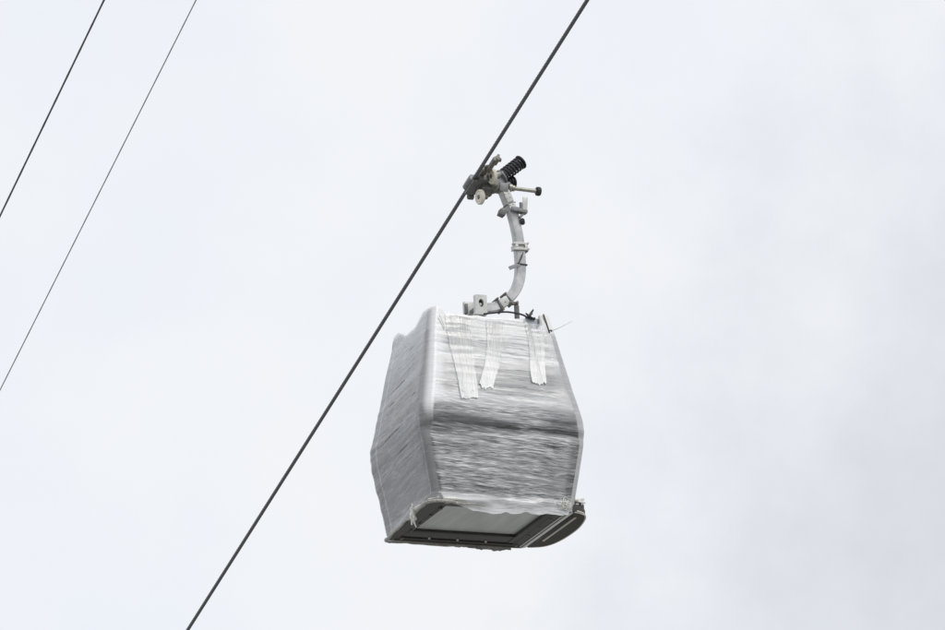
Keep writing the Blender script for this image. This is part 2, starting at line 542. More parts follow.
# opacity: wrap layers and stretch, plus painted waist shade and corner highlight
FT = np.where((KIND[:, 0] == 1) & (KIND[:, 1] == 0), TT, np.where((KIND[:, 0] == 0), 0, 1))[None, :] * np.ones_like(Zf)
z = Zf - .0 + .05 * vnoise(S * 1.6, Zf * .8, 41)
front_op = (.22 + .23 * sstep(1.62, 1.86, z) + .10 * sstep(1.95, 2.25, z)
            + .20 * (sstep(1.12, 1.22, z) * (1 - sstep(1.30, 1.42, z)))
            + .10 * sstep(1.05, 1.2, z)
            + .16 * sstep(1.36, 1.5, z) * (1 - sstep(1.70, 1.85, z))
            + .02
            - .17 * (sstep(.82, .86, z) * (1 - sstep(1.00, 1.07, z)))  # film thinned so the painted waist shade shows
            + .45 * (1 - sstep(.03, .15, z)))
Z3 = Z2 + lean[None, :].mean()
for ze, kk, amp, wd in ((.86, -.03, .20, .16), (.62, .05, .14, .10), (.47, -.02, .12, .09), (.33, .04, .12, .12), (1.24, .0, .10, .2), (1.02, .05, -.10, .05), (1.10, -.05, -.10, .04), (2.02, .03, .12, .1)):
    zz_ = Zf - .06 * (S - S[:, NS + NC:NS + NC + 1]) * 1 - ze - kk * (S - 2.0) + .02 * vnoise(S * 2.5, Zf * 0 + ze * 9, 48)
    body_ = sstep(-wd, 0, zz_) * (1 - sstep(-.006, .006, zz_))
    front_op += amp * body_ * body_ + (.18 if amp > 0 else 0) * np.exp(-(zz_ / .007) ** 2) * (vnoise(S * 5, Zf * 0 + ze * 5, 49) > -.15)
front_op -= .18 * (1 - sstep(.03, .075, FT)) * sstep(.12, .2, Zf) * (1 - sstep(.82, .95, Zf))
front_op -= .16 * sstep(1.42, 1.5, z) * (1 - sstep(1.66, 1.78, z)) * sstep(.3, .7, 1 - FT) * .4
front_op += .55 * np.clip(vnoise(S * 2.2, Z2 * 13, 50) + .08, 0, 1) * sstep(.78, .86, z) * (1 - sstep(1.0, 1.1, z))
front_st = (1.0 + .3 * (1 - sstep(.85, 1.0, z)) - .70 * sstep(1.34, 1.44, z) * (1 - sstep(1.70, 1.80, z)) * (1 - sstep(.55, .9, FT)) - .25 * sstep(1.75, 1.9, z))
front_op += .45 * np.exp(-((Z2 - (Z2[:, 0:1] * 0 + 1.79 - lean[None, :].mean())) / .016) ** 2) * 0
seam = np.exp(-((Zf - 1.80 - .02 * np.sin(S * 3)) / .016) ** 2)
front_op += .35 * seam
# dark gap by the left pillar under the waist
pill = sstep(.972, .985, FT) * (1 - sstep(.72, .86, Zf)) * sstep(.10, .16, Zf)
front_op -= .24 * pill
left_op = .24 + .30 * sstep(.9, 2.2, z) + .04 * vnoise(S * 1.1, Zf * 1.4, 43)
left_st = .55 + .4 * (vnoise(S * .9, Z2 * 3, 44) > .12)
gash = np.clip((vnoise(S * 3.4, Z2 * 42, 45) - .39) * 12, 0, 1)
left_op -= .12 * gash * (1 - sstep(1.9, 2.2, Zf))
LT = np.where((KIND[:, 0] == 2) & (KIND[:, 1] == 0), TT, 0)[None, :] * np.ones_like(Zf)
left_op += .22 * np.exp(-((LT - .885) / .012) ** 2)
side = KIND[:, 0][None, :]; cor = KIND[:, 1][None, :]
op = np.where((side == 1) & (cor == 0), front_op, np.where((side == 2) & (cor == 0), left_op, .5))
st = np.where((side == 1) & (cor == 0), front_st, np.where((side == 2) & (cor == 0), left_st, .5))
# front left corner: highlight painted as denser film above the waist, thin below
cl = (side == 1) & (cor == 1)
tcor = TT[None, :] * np.ones_like(Zf)
cor_op = np.maximum(.20, .90 - .52 * sstep(.25, .75, tcor) - .75 * (1 - sstep(.92, 1.2, Zf))) + .2 * sstep(.7, 1, tcor) * (1 - sstep(.86, 1.15, Zf))
op = np.where(cl, cor_op, op); st = np.where(cl, .45, st)
patch = .35 + 1.3 * sstep(-.25, .3, vnoise(S * 1.3, Zf * 2.6, 46))
st = st * np.where((side == 1) & (cor == 0), patch, 1)
near_l = ((side == 2) & (cor == 0)) * (1 - sstep(.0, .08, TT[None, :] * np.ones_like(Zf)))
op = op - near_l * .10
near_c = ((side == 1) & (cor == 0)) * sstep(.90, .99, FT) * sstep(1.12, 1.3, Zf)  # carries the painted corner highlight onto the front face
op = op + near_c * (.92 - op) * .8; st = st * (1 - .7 * near_c)
# ragged torn holes just under the front edge
lr = random.Random(19)
DZ = (ZTOP - ZB) / (nz - 1)
def crease_line(side_, t0, length, zc, slope_, amp, bow=0.0, wob_=.006, mod=.5):
    cols = [k for k in range(n) if RP[k][0] == side_ and RP[k][1] == 0]
    s0 = ARC[cols[0]] + t0 * (ARC[cols[-1]] - ARC[cols[0]])
    f1, f2, ph = lr.uniform(4, 9), lr.uniform(12, 26), lr.uniform(0, 6)
    for k in cols:
        a = (ARC[k] - s0) / length
        if a < 0 or a > 1: continue
        q = ARC[k] - s0
        zz_ = zc + slope_ * q + bow * math.sin(PI * a) + wob_ * math.sin(f1 * q + ph) + wob_ * .4 * math.sin(f2 * q + 2 * ph)
        e = amp * min(1, 6 * a, 6 * (1 - a)) * (.7 + mod * math.sin(f2 * q * 1.7 + ph))
        r_ = (zz_ - ZB[k]) / DZ[k]
        i0 = int(math.floor(r_))
        if i0 < 1 or i0 > nz - 3: continue
        fr_ = r_ - i0
        op[i0, k] += e * (1 - fr_ * .6); op[i0 + 1, k] += e * (.4 + fr_ * .6)
for i in range(430):
    u_ = lr.random()
    zc = lr.uniform(.10, .88) if u_ < .58 else (lr.uniform(1.02, 1.42) if u_ < .76 else lr.uniform(1.70, 2.30))
    ln = lr.choice((.10, .16, .22, .3, .45, .7, 1.1)) * lr.uniform(.7, 1.3)
    crease_line(1, lr.uniform(-.1, .95), ln, zc, lr.gauss(.05 if zc < .9 else .08, .04), lr.uniform(.12, .50), lr.gauss(0, .012))
for i in range(150):
    zc = lr.uniform(.12, 1.4) if lr.random() < .6 else lr.uniform(1.4, 2.25)
    crease_line(1, lr.uniform(-.1, .95), lr.uniform(.08, .5), zc, lr.gauss(.06, .05), -lr.uniform(.12, .34), lr.gauss(0, .01))
for i in range(150):
    crease_line(2, lr.uniform(-.1, .95), lr.uniform(.15, .9), lr.uniform(.05, 2.3), lr.gauss(-.05, .03), lr.uniform(.05, .20), lr.gauss(0, .01), .003)
for i in range(22):
    crease_line(2, lr.uniform(0, .9), lr.uniform(.08, .40), lr.uniform(.25, 2.1), lr.gauss(-.07, .03), -lr.uniform(.16, .42), 0, .002)
for t0, ln, zc in ((.40, .62, 1.66), (.58, .34, 1.47), (.08, .20, 1.36), (.36, .75, 1.06), (.22, .5, .80), (.30, .22, 2.02)):
    for o_ in (-.009, -.0045, 0, .0045, .009):
        crease_line(2, t0 + abs(o_) * 3, ln * (1 - abs(o_) * 40), zc + o_, -.085, -.42, .006, .001, 0)
    crease_line(2, t0 - .02, ln * 1.2, zc - .018, -.07, .22, .006, .001, 0)
film = grid_mesh('plastic_wrap', Xf, Yf, Zf, M['film'], gondola, uv=(S, Z2), attrs={'film': op, 'streak': st}, uvb=(S, Z2 + .07 * S))

# bunched strips hanging over the upper front
C0 = NS + NC
def on_film(X, Z):
    a = hx(Z, .85) + .014; r = rad(Z) + .014
    c = C0 + np.clip(((a - r) - X) / (2 * (a - r)), 0, .999) * NS
    c0 = np.floor(c).astype(int); fc = c - c0
    rr_ = np.clip((Z - ZB[c0]) / DZ[c0], 0, nz - 2.001); r0 = np.floor(rr_).astype(int); f = rr_ - r0
    g = lambda i, j: Yf[i, j]
    return (g(r0, c0) * (1 - f) + g(r0 + 1, c0) * f) * (1 - fc) + (g(r0, c0 + 1) * (1 - f) + g(r0 + 1, c0 + 1) * f) * fc
def front_y(zz): return -float(hy(np.array([zz]), .35)[0])
def strip(top, bot, wt, wb, z0, z1, seed, lift=.030, dens=.66):
    nu, nv = 46, 90
    u = np.linspace(-1, 1, nu)[None, :]; v_ = np.linspace(0, 1, nv)[:, None]
    zz = z0 + (z1 - z0) * v_ + 0 * u
    zz = zz + (v_ ** 6) * (.04 * u * u + .035 * vnoise(u * 6 + 1, v_ * 0 + u * 0, seed + 9) + .03 * vnoise(u * 2.3 + 3, v_ * 0 + u * 0, seed + 4))
    cx = top + (bot - top) * v_ + .02 * np.sin(v_ * 5 + seed)
    w = wt + (wb - wt) * v_ ** .8
    ed = .014 * vnoise(v_ * 9 + u * 0, u * 1.5 + 4, seed)
    X = cx + u * (w + ed)
    Yb = np.interp(zz, np.linspace(0, 2.6, 600), [front_y(q) for q in np.linspace(0, 2.6, 600)])
    pleat = .3 * .011 * vnoise(u * 5 + 3 * v_, v_ * 2.2, seed + 1) + .003 * vnoise(u * 12 + 2 * v_, v_ * 5, seed + 2)
    Y = on_film(X, zz) - .009 - lift * sstep(.8, 1.0, np.abs(u) * .3 + v_ * .7) * .3 - np.maximum(pleat, 0) * .25
    op = (dens - .06) + .06 * np.abs(u) ** 8 - .22 * sstep(.8, 1, np.abs(u + .12 * vnoise(v_ * 14 + u * 0, v_ * 0 + u * 0, seed + 12))) + .30 * sstep(.3, .95, v_) - .30 * (1 - sstep(0, .35, v_)) + .15 * vnoise(u * 6, v_ * 3, seed + 3)
    o = grid_mesh('film_strip', X, Y, zz, M['film_strip'], film, wrap=False,
                  uv=(X + 0 * zz, zz), attrs={'film': op, 'streak': np.full_like(op, .9)})
strip(-.425, -.43, .150, .105, 2.31, 1.22, 60, .030, .56)
strip(-.335, -.425, .085, .075, 2.30, 1.30, 61, .030, .60)
strip(.05, -.17, .11, .085, 2.27, 1.38, 62, .030, .64)
strip(.49, .495, .10, .090, 2.26, 1.475, 63, .030, .66)

# the gathered lower edge of the film: an uneven cord round the front and the left
def ring_point(k, zz, off):
    X, Y, _, _ = ring(np.array([zz]), off, .35)
    return float(X[0, k]), float(Y[0, k])
mb = MB(); pts, rs = [], []
ks = [k for k in range(len(RP)) if (RP[k][0] == 1 and RP[k][1] == 0 and RP[k][2] > .62) or (RP[k][0] == 1 and RP[k][1] == 1)
      or (RP[k][0] == 2) or (RP[k][0] == 3 and RP[k][1] == 0 and RP[k][2] < .55)]
for k in ks:
    x, y = ring_point(k, 0.0, .016 + float(LIP[k]))
    pts.append((x, y, -.012 + .022 * float(vnoise(np.array([ARC[k] * 6]), np.array([0.]), 71)[0])))
    tp = 1.0
    if RP[k][0] == 1 and RP[k][1] == 0: tp = max(.12, min(1, (RP[k][2] - .62) / .26))
    rs.append(tp * .019 + tp * .013 * float(vnoise(np.array([ARC[k] * 9]), np.array([3.]), 72)[0]) )
mb.tube(pts, rs, 8)
mb.build('gathered_hem', M['edge'], film)
# white bunched roll on the front half of the hem
mb = MB(); pts, rs = [], []
for k in [k for k in range(len(RP)) if (RP[k][0] == 1 and RP[k][1] == 0 and RP[k][2] > .8) or (RP[k][0] == 1 and RP[k][1] == 1)
          or (RP[k][0] == 2 and RP[k][1] == 0 and RP[k][2] < .62)]:
    x, y = ring_point(k, 0.03, .022 + .85 * float(LIP[k]))
    q = ARC[k]
    pts.append((x, y, .030 + .03 * float(vnoise(np.array([q * 4]), np.array([1.]), 73)[0])))
    rs.append(.012 + .024 * float(vnoise(np.array([q * 7]), np.array([5.]), 74)[0]))
mb.tube(pts, rs, 8)
mb.build('gathered_hem', M['cord'], film)

def crumple(c, n_pts, spread, r, seed, drop=0.0):
    rr = random.Random(seed)
    mb = MB()
    for j in range(n_pts):
        p = [V(c) + V((rr.gauss(0, spread[0]), rr.gauss(0, spread[1]), rr.gauss(0, spread[2]))) for _ in range(4)]
        if drop: p = [q + V((0, 0, -drop * i / 3)) for i, q in enumerate(p)]
        pp = catmull(p, 5)
        k = len(pp)
        mb.tube(pp, [r * (.45 + .8 * math.sin(PI * (i + .4) / k)) * rr.uniform(.7, 1.2) for i in range(k)], 6)
    return mb
# knotted tail on the left edge
crumple((-.962, -.36, .04), 11, (.012, .022, .03), .015, 5, .15).build('film_tail', M['cord'], film)
# loop and cream tail by the front right lower corner
mb = crumple((.72, -.845, .06), 10, (.06, .008, .035), .0035, 8)
mb.build('film_tail', M['cord'], film)
mb = crumple((.90, -.72, .115), 18, (.05, .03, .024), .012, 12)
mb.build('film_tail', M['cord'], film)
# loose threads of film
mb = MB()
mb.tube(catmull([(.74, -.66, 2.20), (.80, -.70, 2.22), (.88, -.74, 2.26), (.96, -.76, 2.30)], 6), [.005] * 6 + [.004] * 6 + [.003] * 7, 5)
mb.build('film_thread', M['cord'], film)
mb = MB()
mb.tube(catmull([(-.66, -.69, 2.28), (-.63, -.70, 2.20), (-.61, -.71, 2.12)], 6), .006, 5)
mb.build('film_thread', M['cord'], film)

# exposed cap of the front right roof corner, with a black tube drawn as its edge shadow
ids = [k for k in range(len(RP)) if (RP[k][0] == 0 and RP[k][1] == 0 and RP[k][2] > .93) or (RP[k][0] == 0 and RP[k][1] == 1)]
zc = np.linspace(2.14, 2.40, 12)
def cap_grid(off):
    X, Y, _, _ = ring(zc, off)
    return X[:, ids], Y[:, ids]
Xa, Ya = cap_grid(.016); Xb, Yb_ = cap_grid(-.045)
Za = np.broadcast_to(zc[:, None], Xa.shape)
mb = MB()
A_ = np.stack([Xa, Ya, Za], -1); B_ = np.stack([Xb, Yb_, Za], -1)
m1, m2 = A_.shape[:2]
mb.add(A_.reshape(-1, 3).tolist() + B_.reshape(-1, 3).tolist(), [])
q_ = lambda i, k, s_: s_ * m1 * m2 + i * m2 + k
for i in range(m1 - 1):
    for k in range(m2 - 1):
        mb.f.append((q_(i, k, 0), q_(i, k + 1, 0), q_(i + 1, k + 1, 0), q_(i + 1, k, 0)))
        mb.f.append((q_(i, k, 1), q_(i + 1, k, 1), q_(i + 1, k + 1, 1), q_(i, k + 1, 1)))
    for k in (0, m2 - 1):
        mb.f.append((q_(i, k, 0), q_(i + 1, k, 0), q_(i + 1, k, 1), q_(i, k, 1)))
for k in range(m2 - 1):
    for i in (0, m1 - 1):
        mb.f.append((q_(i, k, 0), q_(i, k + 1, 0), q_(i, k + 1, 1), q_(i, k, 1)))
mb.build('corner_cap', M['shell_white'], shell)
mb = MB()
MB().box((.545, -.575, 2.285), (.20, .02, .15), None, .004).build('roof_end_plate', M['roof_grey'], shell)
mb.tube([(float(Xa[i, -1]) - .012, float(Ya[i, -1]) - .004, float(zc[i])) for i in range(1, m1)], .008, 8)
mb.build('corner_edge_shade', M['tie'], shell)

# ------------------------------------------------------------------ floor
fl = MB()
_x, _y, _nx, _ny = ring(np.array([0.0]), -.004)
outer = [(float(_x[0, k] + _nx[0, k] * LIP[k]), float(_y[0, k] + _ny[0, k] * LIP[k])) for k in range(0, len(RP), 2)]
inner_rect = [(-.70, -.64), (.64, -.64), (.66, .40), (-.70, .40)]
# dark frame ring: deep side walls round a recessed pan
def frame_ring(mb, out, z0, z1, rect):
    n = len(out)
    cx = [(min(max(x, rect[0]), rect[1]), min(max(y, rect[2]), rect[3])) for x, y in out]
    vs = [(x, y, z0) for x, y in out] + [(x, y, z0) for x, y in cx] + [(x, y, z1) for x, y in cx] + [(x, y, z1) for x, y in out]
    fs = []
    for L_ in range(3):
        for k in range(n):
            k2 = (k + 1) % n
            fs.append((L_ * n + k, L_ * n + k2, (L_ + 1) * n + k2, (L_ + 1) * n + k))
    for k in range(n):
        k2 = (k + 1) % n
        fs.append((3 * n + k, 3 * n + k2, k2, k))
    mb.add(vs, fs)
frame_ring(fl, outer, -.012, .05, (-.75, .655, -.72, .66))
floor = fl.build('floor_frame', M['frame_dark'], gondola, angle=30)
mb = MB()
mb.prism([(-.78, -.74), (.70, -.74), (.70, .66), (-.78, .66)], .034, .048)
mb.build('floor_panel', M['panel'], floor)
# cross rails and edge rails on the underside
mb = MB()
mb.box((-.04, .50, .012), (1.39, .23, .03), bevel=.006)
mb.box((-.705, -.04, .014), (.06, 1.30, .03), bevel=.006)
mb.box((.615, -.04, .010), (.085, 1.30, .04), bevel=.006)
mb.build('floor_rail', M['frame_dark'], floor)
mb = MB()
mb.tube(catmull([(-.78, .735, -.018), (-.4, .742, -.02), (.1, .738, -.021), (.6, .745, -.018), (.79, .74, -.015)], 8), .010, 8)
mb.build('floor_conduit', M['steel_brown'], floor)
for bx_, by_ in ((-.72, .66), (-.72, -.62), (.70, .66)):
    MB().cyl((bx_, by_, -.03), (bx_, by_, 0.0), .022, n=12, bevel=.004).build('bolt', M['steel_brown'], floor)
for bx_, by_ in ((-.72, -.30), (-.72, .05), (-.72, .34), (-.40, .60), (-.05, .60), (.30, .60), (.70, -.45), (.70, -.10), (.70, .25)):
    MB().cyl((bx_, by_, -.022), (bx_, by_, 0.0), .015, n=10, bevel=.003).build('bolt', M['trim_beige'] if by_ == .60 else M['steel_brown'], floor)
# torn fringe of film tucked under the far lower edge
rr = random.Random(3)
mb = MB()
N = 140
top, bot = [], []
for i in range(N):
    t = i / (N - 1)
    x = -.55 + 1.25 * t
    dpt = .008 + .028 * math.exp(-((t - .75) / .17) ** 2) * (1 + 1.0 * float(vnoise(np.array([t * 19.]), np.array([2.]), 91)[0])) + .012 * float(vnoise(np.array([t * 47.]), np.array([5.]), 92)[0])
    top.append((x, .818 + .01 * math.sin(9 * t), .01)); bot.append((x, .822 + .012 * math.sin(17 * t), -.015 - dpt))
for i in range(N): mb.v.append(top[i])
for i in range(N): mb.v.append(bot[i])
for i in range(N): mb.v.append((top[i][0], top[i][1] + .012, top[i][2]))
for i in range(N): mb.v.append((bot[i][0], bot[i][1] + .006, bot[i][2]))
for i in range(N - 1):
    mb.f += [(i, i + 1, N + i + 1, N + i), (2 * N + i, 2 * N + i + 1, 3 * N + i + 1, 3 * N + i), (N + i, N + i + 1, 3 * N + i + 1, 3 * N + i)]
mb.build('torn_fringe', M['edge'], film)

# ------------------------------------------------------------------ boarding step on the door side
oc = catmull([(.832, -.80, 0), (.93, -.77, 0), (1.02, -.68, 0), (1.10, -.50, 0), (1.165, -.14, 0), (1.17, .24, 0),
              (1.135, .52, 0), (1.06, .68, 0), (.94, .745, 0), (.832, .765, 0)], 6)
poly = [(p.x, p.y) for p in oc]
step = MB().prism(poly, -.002, .075, .008).build('step_plate', M['tread'], gondola)
inner_c = [(x - .0 if x < .86 else x, y) for x, y in poly]
rim = MB()
rim.tube([(x, y, .002) for x, y in poly[3:-3]], .010, 8)
rim.build('step_rim', M['trim_beige'], step)
MB().box((.825, -.015, -.010), (.040, 1.50, .018), bevel=.004).build('sill_strip', M['trim'], step)
MB().box((.770, -.015, -.014), (.012, 1.46, .016), bevel=.003).build('sill_strip', M['trim'], step)
MB().box((.955, -.06, -.006), (.026, 1.02, .016), bevel=.004).build('sill_strip', M['trim_beige'], step)
MB().box((.888, -.06, -.004), (.040, 1.12, .010), bevel=.004).build('sill_groove', M['rubber'], step)
mb = MB()
mb.tube([(.86, -.775, -.004), (.94, -.752, -.004), (1.005, -.70, -.004)], .011, 8)
mb.build('sill_strip', M['trim'], step)
# dark guard standing on the near end of the step
mb = MB()
mb.prism([(.86, -.765), (.95, -.745), (1.03, -.66), (1.09, -.50), (1.05, -.48), (.98, -.62), (.90, -.70), (.86, -.71)], .076, .125, .006)
mb.build('step_guard', M['rubber'], step)

# ------------------------------------------------------------------ hanger arm: bent rectangular tube
path = catmull([(.408, 0, 4.30), (.450, 0, 4.205), (.480, 0, 4.12), (.534, 0, 3.978), (.588, 0, 3.821), (.635, 0, 3.577), (.652, 0, 3.331), (.650, 0, 3.16),
                (.628, 0, 3.015), (.572, 0, 2.885), (.480, 0, 2.775), (.365, 0, 2.690), (.250, 0, 2.645), (.09, 0, 2.628)], 8)
def sweep_rect(path, w_of, dep, bev=.012):
    mb = MB(); N = len(path); vs, fs = [], []
    def sect(w, dp):
        a, b, c = w / 2, dp / 2, bev
        return [(a - c, -b), (a, -b + c), (a, b - c), (a - c, b), (-a + c, b), (-a, b - c), (-a, -b + c), (-a + c, -b)]
    for i, p in enumerate(path):
        t = (path[min(i + 1, N - 1)] - path[max(i - 1, 0)]).normalized()
        nrm = V((t.z, 0, -t.x)).normalized()
        for a, b in sect(w_of(i / (N - 1)), dep):
            vs.append(p + nrm * a + V((0, b, 0)))
    for i in range(N - 1):
        for k in range(8):
            k2 = (k + 1) % 8
            fs.append((i * 8 + k, i * 8 + k2, (i + 1) * 8 + k2, (i + 1) * 8 + k))
    fs += [tuple(range(8)), tuple((N - 1) * 8 + k for k in range(8))]
    mb.add(vs, fs)
    return mb
arm = sweep_rect(path, lambda t: .095 + .02 * min(1, t * 4), .105).build('hanger_arm', M['galv'], gondola, angle=25)
def arm_frame(p):
    i = min(range(len(path)), key=lambda j: (path[j] - V(p)).length)
    t = (path[min(i + 1, len(path) - 1)] - path[max(i - 1, 0)]).normalized()
    nrm = V((t.z, 0, -t.x)).normalized()
    return path[i], t, nrm
def sleeve(p, length, w, dp, mat, name, parent=arm, th=.012):
    c, t, nx = arm_frame(p)
    R = Matrix((nx, V((0, 1, 0)), t)).transposed()
    mb = MB()
    for sx_, sy_, sz_, ox, oy in ((w, th, length, 0, -dp / 2), (w, th, length, 0, dp / 2), (th, dp + th * .96, length * .98, w / 2, 0), (th, dp + th * .96, length * .98, -w / 2, 0)):
        mb.box(c + nx * ox + V((0, oy, 0)), (sx_, sy_, sz_), R, .003)
    return mb.build(name, mat, parent)
# pale plate clamp half-way, with a slot and lugs
c, t, nx = arm_frame((.648, 0, 3.42))
R = Matrix((nx, V((0, 1, 0)), t)).transposed()
mb = MB()
for oz in (-.034, .034): mb.box(c + t * oz + V((.004, -.068, 0)), (.155, .020, .026), R, .004)
for ox in (-.060, .060): mb.box(c + nx * ox + V((.004, -.068, 0)), (.036, .0202, .044), R, .003)
mb.box(c + nx * -.068 + V((0, .0, -.005)), (.018, .15, .080), R, .004)
mb.box(c + nx * .070 + V((0, .0, 0)), (.014, .13, .060), R, .004)
for ox in (-.088, .088):
    for oz in (-.036, .036): mb.cyl(c + nx * ox + t * oz + V((0, -.088, 0)), c + nx * ox + t * oz + V((0, -.02, 0)), .012, n=10)
mb.build('clamp_plate', M['galv_light'], arm)
mb = MB(); mb.box(c + nx * -.085 + V((0, .01, -.012)), (.03, .10, .085), R, .006); mb.build('clamp_back', M['cap'], arm)
# black cable tie with its tail, and a flap of tape
sleeve((.650, 0, 3.20), .014, .128, .118, M['tie'], 'cable_tie')
MB().tube([(.605, -.068, 3.20), (.640, -.075, 3.27), (.665, -.078, 3.335)], [.007, .008, .006], 6).build('cable_tie', M['tie'], arm)
mb = MB()
mb.box((.555, -.06, 3.165), (.15, .010, .045), Quaternion((0, 1, 0), -.42), .004)
mb.build('tape_flap', M['tape'], arm)
# two U-straps and a pale plate low on the bend
for p in ((.470, 0, 2.768), (.345, 0, 2.678)):
    sleeve(p, .022, .155, .125, M['steel_dark'], 'strap_clamp')
c, t, nx = arm_frame((.408, 0, 2.722))
R = Matrix((nx, V((0, 1, 0)), t)).transposed()
mb = MB(); mb.box(c + V((0, -.064, 0)), (.105, .016, .115), R, .004)
mb.cyl(c + V((.01, -.082, .005)), c + V((.01, -.07, .005)), .012, n=10)
mb.build('pad_plate', M['galv_light'], arm)
for p in ((.470, 0, 2.768), (.345, 0, 2.678)):
    c, t, nx = arm_frame(p)
    for s_ in (-1, 1): MB().cyl(c + nx * s_ * .072 + V((0, -.09, 0)), c + nx * s_ * .072 + V((0, .08, 0)), .014, n=10, bevel=.003).build('bolt', M['steel_brown'], arm)
# bracket and damper post to the right of the bend
mb = MB()
mb.box((.515, -.075, 2.700), (.11, .05, .035), None, .005)
mb.cyl((.485, -.12, 2.70), (.485, -.03, 2.70), .014, n=10)
mb.cyl((.548, -.12, 2.705), (.548, -.03, 2.705), .016, n=10)
mb.build('post_bracket', M['steel_brown'], arm)
mb = MB()
mb.cyl((.549, -.08, 2.30), (.549, -.08, 2.675), .030, n=20, bevel=.004)
mb.build('damper_post', M['steel_dark'], gondola)
# upper bracket, white marker plate, knob and side box
mb = MB()
mb.box((.640, -.06, 3.855), (.20, .09, .040), Quaternion((0, 1, 0), .12), .006)
mb.box((.600, -.075, 3.885), (.10, .03, .022), Quaternion((0, 1, 0), .05), .004)
mb.box((.675, -.06, 3.80), (.085, .05, .030), Quaternion((0, 1, 0), -.8), .004)
mb.cyl((.665, -.08, 3.87), (.665, -.08, 3.955), .018, n=12)
mb.build('side_bracket', M['cap'], arm)
mb = MB(); mb.box((.725, -.06, 3.945), (.062, .016, .185), Quaternion((0, 1, 0), .10), .005)
mb.build('marker_plate', M['galv_light'], arm)
MB().cyl((.668, -.09, 3.735), (.700, -.02, 3.725), .030, n=16, bevel=.006).build('knob', M['rubber'], arm)
mb = MB(); mb.box((.452, 0, 3.835), (.075, .10, .075), Quaternion((0, 1, 0), .35), .006); mb.build('side_box', M['steel_dark'], arm)
# pale facing plates on the upper arm
for z0, z1 in ((4.10, 3.955), (3.94, 3.86)):
    pa = arm_frame((.50 + (4.05 - (z0 + z1) / 2) * .4, 0, (z0 + z1) / 2))
    c, t, nx = pa
    R = Matrix((nx, V((0, 1, 0)), t)).transposed()
    mb = MB(); mb.box(c + V((.006, -.060, 0)), (.086, .014, abs(z1 - z0) * 1.05), R, .003)
    for s_ in (-1, 1):
        for q in (-1, 1): mb.cyl(c + nx * s_ * .022 + t * q * .025 + V((0, -.074, 0)), c + nx * s_ * .022 + t * q * .025 + V((0, -.06, 0)), .008, n=8)
    mb.build('facing_plate', M['galv_light'], arm)
sleeve((.547, 0, 3.945), .012, .118, .122, M['steel_dark'], 'cable_tie')

# suspension: two bearing plates with the shaft showing in an oval hole
def oval_plate(name, cx, cz, y0, y1, w, h, ow, oh, mat):
    n = 40
    out, inn = [], []
    for k in range(n):
        a = 2 * PI * k / n + PI / n
        ca, sa = math.cos(a), math.sin(a)
        m_ = max(abs(ca) / (w / 2), abs(sa) / (h / 2))
        out.append((cx + ca / m_, cz + sa / m_)); inn.append((cx + ow / 2 * ca, cz + .02 + oh / 2 * sa))
    vs = [(x, y0, z_) for x, z_ in out] + [(x, y0, z_) for x, z_ in inn] + [(x, y1, z_) for x, z_ in inn] + [(x, y1, z_) for x, z_ in out]
    fs = []
    for L_ in range(4):
        for k in range(n):
            k2 = (k + 1) % n; b0, b1 = L_ * n, ((L_ + 1) % 4) * n
            fs.append((b0 + k, b0 + k2, b1 + k2, b1 + k))
    return MB().add(vs, fs).build(name, mat, gondola, angle=30)
blk = oval_plate('bearing_plate', .078, 2.63, -.155, -.095, .145, .24, .062, .098, M['galv_light'])
mb = MB(); mb.lathe(V((.074, -.100, 2.652)), V((0, -1, 0)).to_track_quat('Z', 'Y').to_matrix(), [(0, 0), (.050, 0), (.050, .012), (0, .012)], 20)
mb.build('bearing_seat', M['rubber'], blk)
MB().cyl((.076, .18, 2.640), (.076, -.135, 2.640), .026, .022, n=20, bevel=.008).build('shaft', M['galv'], blk)
mb = MB(); mb.box((.055, .18, 2.66), (.135, .06, .20), None, .006)
mb.build('bearing_plate', M['galv_light'], gondola)
mb = MB(); mb.box((-.005, .12, 2.655), (.03, .05, .12), None, .004); mb.build('bearing_cheek', M['steel_dark'], gondola)
mb = MB(); mb.box((.09, .06, 2.33), (.20, .34, .36), None, .02); mb.build('suspension_pedestal', M['galv_light'], gondola)

# control cable looping over the roof edge and its ties
mb = MB()
mb.tube(catmull([(.085, -.20, 2.50), (.16, -.34, 2.475), (.25, -.46, 2.455), (.33, -.55, 2.42), (.40, -.62, 2.38), (.44, -.66, 2.34)], 8), .011, 8)
mb.build('control_cable', M['tie'], gondola)
mb = MB()
mb.tube([(.405, -.70, 2.375), (.445, -.705, 2.345), (.490, -.71, 2.315)], .010, 6)
mb.tube([(.485, -.705, 2.375), (.445, -.715, 2.345), (.400, -.70, 2.318)], .010, 6)
mb.tube([(.480, -.60, 2.36), (.525, -.56, 2.42), (.575, -.52, 2.485)], [.018, .016, .010], 8)
mb.tube([(.46, -.62, 2.38), (.52, -.60, 2.35), (.56, -.60, 2.355)], .016, 8)
mb.build('cable_fastening', M['tie'], gondola)
MB().box((.70, -.665, 2.185), (.07, .03, .03), Quaternion((0, 1, 0), -.3), .006).build('corner_clip', M['rubber'], gondola)

